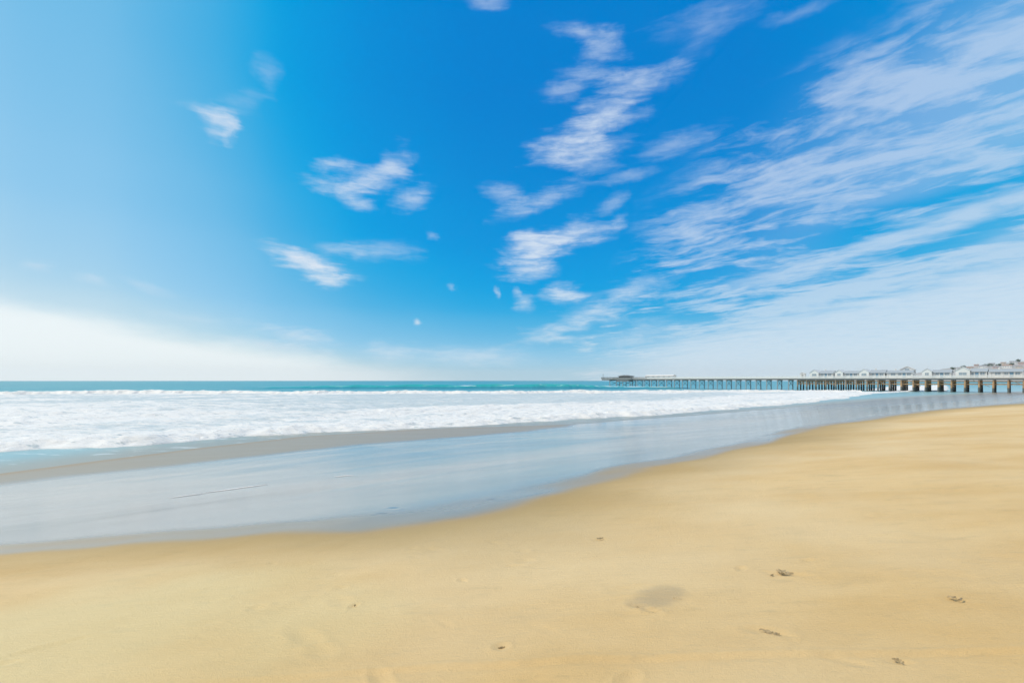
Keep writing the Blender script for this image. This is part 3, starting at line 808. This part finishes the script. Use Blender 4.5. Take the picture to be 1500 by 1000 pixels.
def build_world():
    w = bpy.data.worlds.new('World'); SC.world = w; w.use_nodes = True
    w.cycles.sampling_method = 'MANUAL'; w.cycles.sample_map_resolution = 256
    nt = w.node_tree; nt.nodes.clear(); g = NT(nt)
    out = g.node('ShaderNodeOutputWorld'); bg = g.node('ShaderNodeBackground')
    nt.links.new(bg.outputs[0], out.inputs[0])
    sky = g.node('ShaderNodeTexSky', sky_type='NISHITA'); sky.sun_disc = False
    sky.sun_elevation = SUN_EL; sky.sun_rotation = SUN_AZ; sky.altitude = 0
    sky.air_density = 1.0; sky.dust_density = .6; sky.ozone_density = 3.0
    hs = g.node('ShaderNodeHueSaturation'); g.put(hs.inputs['Color'], sky.outputs[0])
    hs.inputs['Saturation'].default_value = 2.0; hs.inputs['Value'].default_value = 1.0
    v = g.node('ShaderNodeTexCoord').outputs['Generated']
    X, Y, Z = g.sep(v)
    az = g.math('ARCTAN2', X, Y); el = g.math('ARCSINE', Z)
    ae = g.comb(az, el)
    # --- how pale the clear air is: deep blue overhead and away from the sun, pale low down and on the sun's side
    hl = g.math('SQRT', g.math('ADD', g.math('ADD', g.math('MULTIPLY', X, X), g.math('MULTIPLY', Y, Y)), 1e-5))
    cs = g.math('DIVIDE', g.math('ADD', g.math('MULTIPLY', X, math.sin(SKY_AZ)), g.math('MULTIPLY', Y, math.cos(SKY_AZ))), hl)
    ang = g.math('DIVIDE', g.math('ARCCOSINE', g.math('MINIMUM', g.math('MAXIMUM', cs, -1.0), 1.0)), math.pi)
    side = ramp(g, ang, [(0, .68), (25 / 180, .53), (33 / 180, .46), (44 / 180, .28), (53 / 180, .13), (64 / 180, .04), (76 / 180, .0), (98 / 180, .0), (118 / 180, .16), (1, .3)], True)
    side = g.math('MULTIPLY', side, g.sstep(el, 1.45, .8))
    low = ramp(g, g.math('MAXIMUM', el, 0.0), [(0, .79), (.025, .72), (.07, .50), (.145, .30), (.26, .16), (.36, .09), (.5, .02), (.62, 0), (1, 0)], True)
    t = g.math('ADD', side, low)
    air = ramp(g, t, [(0, (0, .215, .665)), (.10, (0, .285, .73)), (.2, (.0, .345, .785)), (.27, (.0, .40, .80)), (.36, (.055, .455, .81)), (.48, (.165, .535, .83)), (.65, (.319, .638, .89)), (.8, (.47, .71, .85)), (1.0, (.80, .88, .90))])
    air = g.vec('SCALE', air, 10.0)
    col = g.mix(.12, air, hs.outputs[0])
    # --- high cirrus: streaks lie on a shell overhead and run towards one bearing
    zc = g.math('ADD', g.math('MAXIMUM', Z, 0.0), .13)
    P = g.comb(g.math('DIVIDE', X, zc), g.math('DIVIDE', Y, zc))
    Pr = g.mapping(P, rot=(0, 0, -R(90 + 47)))              # local x runs along the streaks
    warp = g.vec('SCALE', g.vec('SUBTRACT', g.noise(P, 1.6, 4, .55, color=True), (.5, .5, .5)), .34)
    Pw = g.vec('ADD', Pr, warp)
    st = g.noise(g.mapping(Pw, scale=(1.7, 7.0, 1)), 1.0, 6, .6, .35)
    st2 = g.noise(g.mapping(Pw, scale=(7.0, 17, 1)), 1.0, 5, .6)
    big = g.noise(Pw, 1.3, 3, .5)
    st3 = g.noise(g.mapping(ae, rot=(0, 0, -.30), scale=(9, 30, 1)), 1.0, 5, .62, .8)
    streak = g.math('ADD', g.math('ADD', g.math('MULTIPLY', st, .45), g.math('MULTIPLY', st2, .25)), g.math('MULTIPLY', st3, .30))
    streak = g.math('ADD', streak, g.math('MULTIPLY', g.math('SUBTRACT', big, .5), .42))
    # --- region of the sheet on the right, in bearing / elevation
    wob = g.math('MULTIPLY', g.math('SUBTRACT', g.noise(ae, 6.5, 4, .6), .5), .20)
    azw = g.math('ADD', az, wob)
    edge = g.math('SUBTRACT', azw, g.math('ADD', .128, g.math('MULTIPLY', g.math('SUBTRACT', el, .109), .76)))
    upper = g.math('SUBTRACT', g.math('ADD', .462, g.math('MULTIPLY', g.math('SUBTRACT', azw, .393), .297)), el)
    reg = g.math('MULTIPLY', g.sstep(edge, -.03, .40), g.sstep(upper, -.02, .14))
    gate = g.math('MULTIPLY', g.sstep(edge, -.06, .06), g.sstep(upper, -.03, .05))
    line = g.math('SUBTRACT', el, g.math('ADD', .030, g.math('MULTIPLY', az, .212)))      # height above the low bright sheet
    lw = g.math('ADD', line, g.math('MULTIPLY', g.math('SUBTRACT', g.noise(g.mapping(ae, rot=(0, 0, -.24), scale=(5, 22, 1)), 1.0, 4, .6), .5), .05))
    gap = g.math('MULTIPLY', g.math('MULTIPLY', g.sstep(lw, .0, .02), g.sstep(lw, .135, .085)), g.sstep(az, .42, .66))
    rib = g.math('MULTIPLY', g.math('MULTIPLY', g.sstep(lw, .030, .050), g.sstep(lw, .074, .056)), g.sstep(az, .30, .55))     # one long bright ribbon in the gap
    lo = g.math('ADD', g.math('SUBTRACT', .50, g.math('MULTIPLY', reg, .15)), g.math('MULTIPLY', gap, .14))
    dens = g.math('MULTIPLY', g.sstep(g.math('SUBTRACT', streak, lo), -.025, .20), gate)
    dens = g.math('MULTIPLY', dens, .60)
    dens = g.math('MAXIMUM', dens, g.math('MULTIPLY', rib, g.sstep(st2, .2, .6, .35, .62)))
    veil = g.math('MULTIPLY', g.math('MULTIPLY', reg, g.math('MULTIPLY', g.sstep(az, .25, .80), g.math('SUBTRACT', 1.0, gap))), .28)          # thin veil between the streaks
    dens = g.math('MAXIMUM', dens, veil)
    # smooth bright sheet low on the right
    sh = g.math('SUBTRACT', g.math('MULTIPLY', g.math('SUBTRACT', st, .5), .12), line)
    sheet = g.math('MULTIPLY', g.sstep(sh, -.03, .055), g.sstep(st2, .2, .6, .56, .72))
    sheet = g.math('MULTIPLY', sheet, g.sstep(az, .12, .36))
    dens = g.math('MAXIMUM', dens, sheet)
    # --- single wisps: bearing, elevation, half width, half height, tilt, weight
    fa = g.noise(g.mapping(ae, rot=(0, 0, -.06), scale=(7, 40, 1)), 1.0, 5, .58, .5)
    fb = g.noise(g.mapping(ae, rot=(0, 0, -.05), scale=(24, 105, 1)), 1.0, 6, .62, .4)
    fr = g.math('ADD', g.math('MULTIPLY', g.math('SUBTRACT', fa, .5), 2.3), g.math('MULTIPLY', g.math('SUBTRACT', fb, .5), 1.15))
    wv = g.vec('SCALE', g.vec('SUBTRACT', g.noise(ae, 13, 4, .6, color=True), (.5, .5, .5)), .07)
    aew = g.vec('ADD', ae, g.vec('MULTIPLY', wv, (1, .38, 0)))
    total = None
    for px, py, hw, hh, tilt, wt in WISPS:
        a_ = math.atan((px - 750) / 700); e_ = math.atan((557 - py) / 700 * math.cos(a_))
        k = math.cos(a_) ** 2
        q = g.mapping(aew, (a_, e_, 0), (0, 0, tilt), (hw / 700 * k * 1.7, hh / 700 * math.cos(a_) * 1.9, 1), 'TEXTURE')
        f = g.math('SUBTRACT', 1.0, g.vec('LENGTH', q))
        f = g.sstep(g.math('ADD', f, g.math('MULTIPLY', fr, .60)), .05, 1.2, 0, wt * .95)
        total = f if total is None else g.math('SUBTRACT', g.math('ADD', total, f), g.math('MULTIPLY', total, f))
    total = g.math('MULTIPLY', total, g.sstep(fb, .30, .62, .80, 1.06))
    dens = g.math('MAXIMUM', dens, total)
    cloud = g.mix(g.sstep(el, .35, .05), (6.5, 7.5, 8.9), (7.6, 8.4, 9.1))
    col = g.mix(dens, col, cloud)
    # --- white bank of sea fog low on the left, under the sun
    top = g.math('SUBTRACT', g.math('ADD', .113, g.math('MULTIPLY', g.math('ADD', az, .80), -.16)), el)
    top = g.math('ADD', top, g.math('MULTIPLY', g.math('SUBTRACT', g.noise(g.mapping(ae, scale=(4, 16, 1)), 1.0, 6, .6), .5), .06))
    bank = g.math('MULTIPLY', g.sstep(top, -.012, .030), g.sstep(az, .05, -.50))
    col = g.mix(g.math('MULTIPLY', bank, .90), col, (8.9, 9.6, 9.75))
    # --- unseen white veil overhead and behind the viewer, added to whiten the ambient light
    over = g.math('MAXIMUM', g.sstep(Y, .1, -.4), g.sstep(el, .72, 1.1))
    over = g.math('MULTIPLY', over, g.sstep(st, .2, .6, .5, .75))
    col = g.mix(over, col, (7.8, 8.1, 8.4))
    g.put(bg.inputs[0], col); bg.inputs[1].default_value = .1
WISPS = [  # pixel of the photograph (turned into bearing and elevation), half sizes, tilt, weight
    (300, 163, 32, 7, -.12, .62), (318, 176, 22, 17, -.5, .66), (332, 192, 9, 14, .2, .5), (394, 112, 14, 17, .3, .22), (350, 150, 34, 12, .5, .16),
    (490, 240, 32, 7, .1, .66), (578, 240, 26, 15, .5, .60), (548, 262, 44, 15, .25, .72), (500, 276, 42, 9, .0, .74), (520, 294, 18, 8, -.1, .5), (604, 290, 26, 9, .2, .66),
    (434, 374, 40, 10, -.22, .95), (462, 390, 44, 15, -.2, .95), (480, 406, 22, 10, -.1, .75), (560, 366, 52, 11, .0, .34), (500, 362, 40, 7, .05, .4),
    (934, 118, 50, 11, .04, .66), (860, 108, 46, 8, -.05, .42), (826, 130, 30, 9, .1, .42), (888, 158, 40, 11, .12, .55), (872, 180, 42, 12, .1, .62), (918, 176, 30, 8, .1, .45),
    (838, 206, 48, 12, .12, .68), (826, 226, 46, 13, .05, .72), (860, 240, 40, 8, 0, .4), (880, 212, 40, 10, .1, .45),
    (858, 48, 40, 9, -.2, .40), (880, 64, 34, 10, -.35, .36), (868, 80, 22, 6, 0, .3), (1040, 24, 64, 14, .05, .20), (1032, 52, 36, 12, .35, .13), (1180, 15, 52, 5, .05, .2), (710, 3, 26, 6, 0, .4),
    (742, 284, 26, 9, -.1, .5), (800, 288, 52, 10, .28, .55), (764, 310, 34, 8, .25, .36), (826, 348, 58, 14, .22, .86), (786, 366, 44, 16, .2, .92), (776, 392, 34, 12, .05, .86), (768, 350, 20, 10, .3, .6),
    (822, 426, 28, 10, .1, .8), (842, 434, 24, 9, .1, .72), (800, 488, 30, 9, 0, .62), (806, 498, 44, 6, .05, .5), (766, 442, 12, 11, -.4, .55), (758, 428, 5, 5, 0, .4), (615, 474, 6, 4, 0, .95), (662, 420, 8, 4, 0, .5), (726, 431, 4, 6, 0, .5), (632, 346, 9, 4, 0, .32),
    (440, 492, 52, 11, -.12, .58), (410, 508, 74, 9, -.1, .48), (568, 516, 34, 11, 0, .48), (690, 522, 84, 11, 0, .52), (130, 410, 24, 6, -.2, .3), (55, 390, 22, 8, 0, .3), (228, 425, 36, 6, -.35, .25), (290, 470, 60, 8, -.12, .22),
    (870, 456, 60, 13, .3, .55), (925, 428, 50, 12, .35, .5), (860, 472, 46, 8, .2, .5), (940, 492, 50, 16, .2, .5), (900, 300, 22, 8, .4, .4), (906, 322, 20, 6, .3, .4), (990, 212, 52, 10, .12, .36), (920, 258, 40, 6, .1, .34)]
build_world()

sun = bpy.data.lights.new('Sun', 'SUN'); sun.energy = 2.7; sun.angle = R(.53); sun.color = (1, .91, .76)
so = bpy.data.objects.new('Sun', sun); COL.objects.link(so)
sd = Vector((math.sin(SUN_AZ) * math.cos(SUN_EL), math.cos(SUN_AZ) * math.cos(SUN_EL), math.sin(SUN_EL)))
so.rotation_euler = sd.to_track_quat('Z', 'Y').to_euler(); so.location = (-40, -20, 60)

cam = bpy.data.cameras.new('Camera'); co = bpy.data.objects.new('Camera', cam); COL.objects.link(co)
co.location = (0, 0, CAM_Z); co.rotation_euler = (R(90), 0, 0)
cam.sensor_width = 36; cam.lens = 700 / 1500 * 36; cam.shift_y = 57 / 1500
cam.clip_start = .1; cam.clip_end = 100000
SC.camera = co
SC.view_settings.view_transform = 'Standard'; SC.view_settings.look = 'None'
SC.view_settings.exposure = 0.0; SC.view_settings.gamma = 1.0
SC.cycles.max_bounces = 5; SC.cycles.diffuse_bounces = 2; SC.cycles.glossy_bounces = 3; SC.cycles.volume_bounces = 0
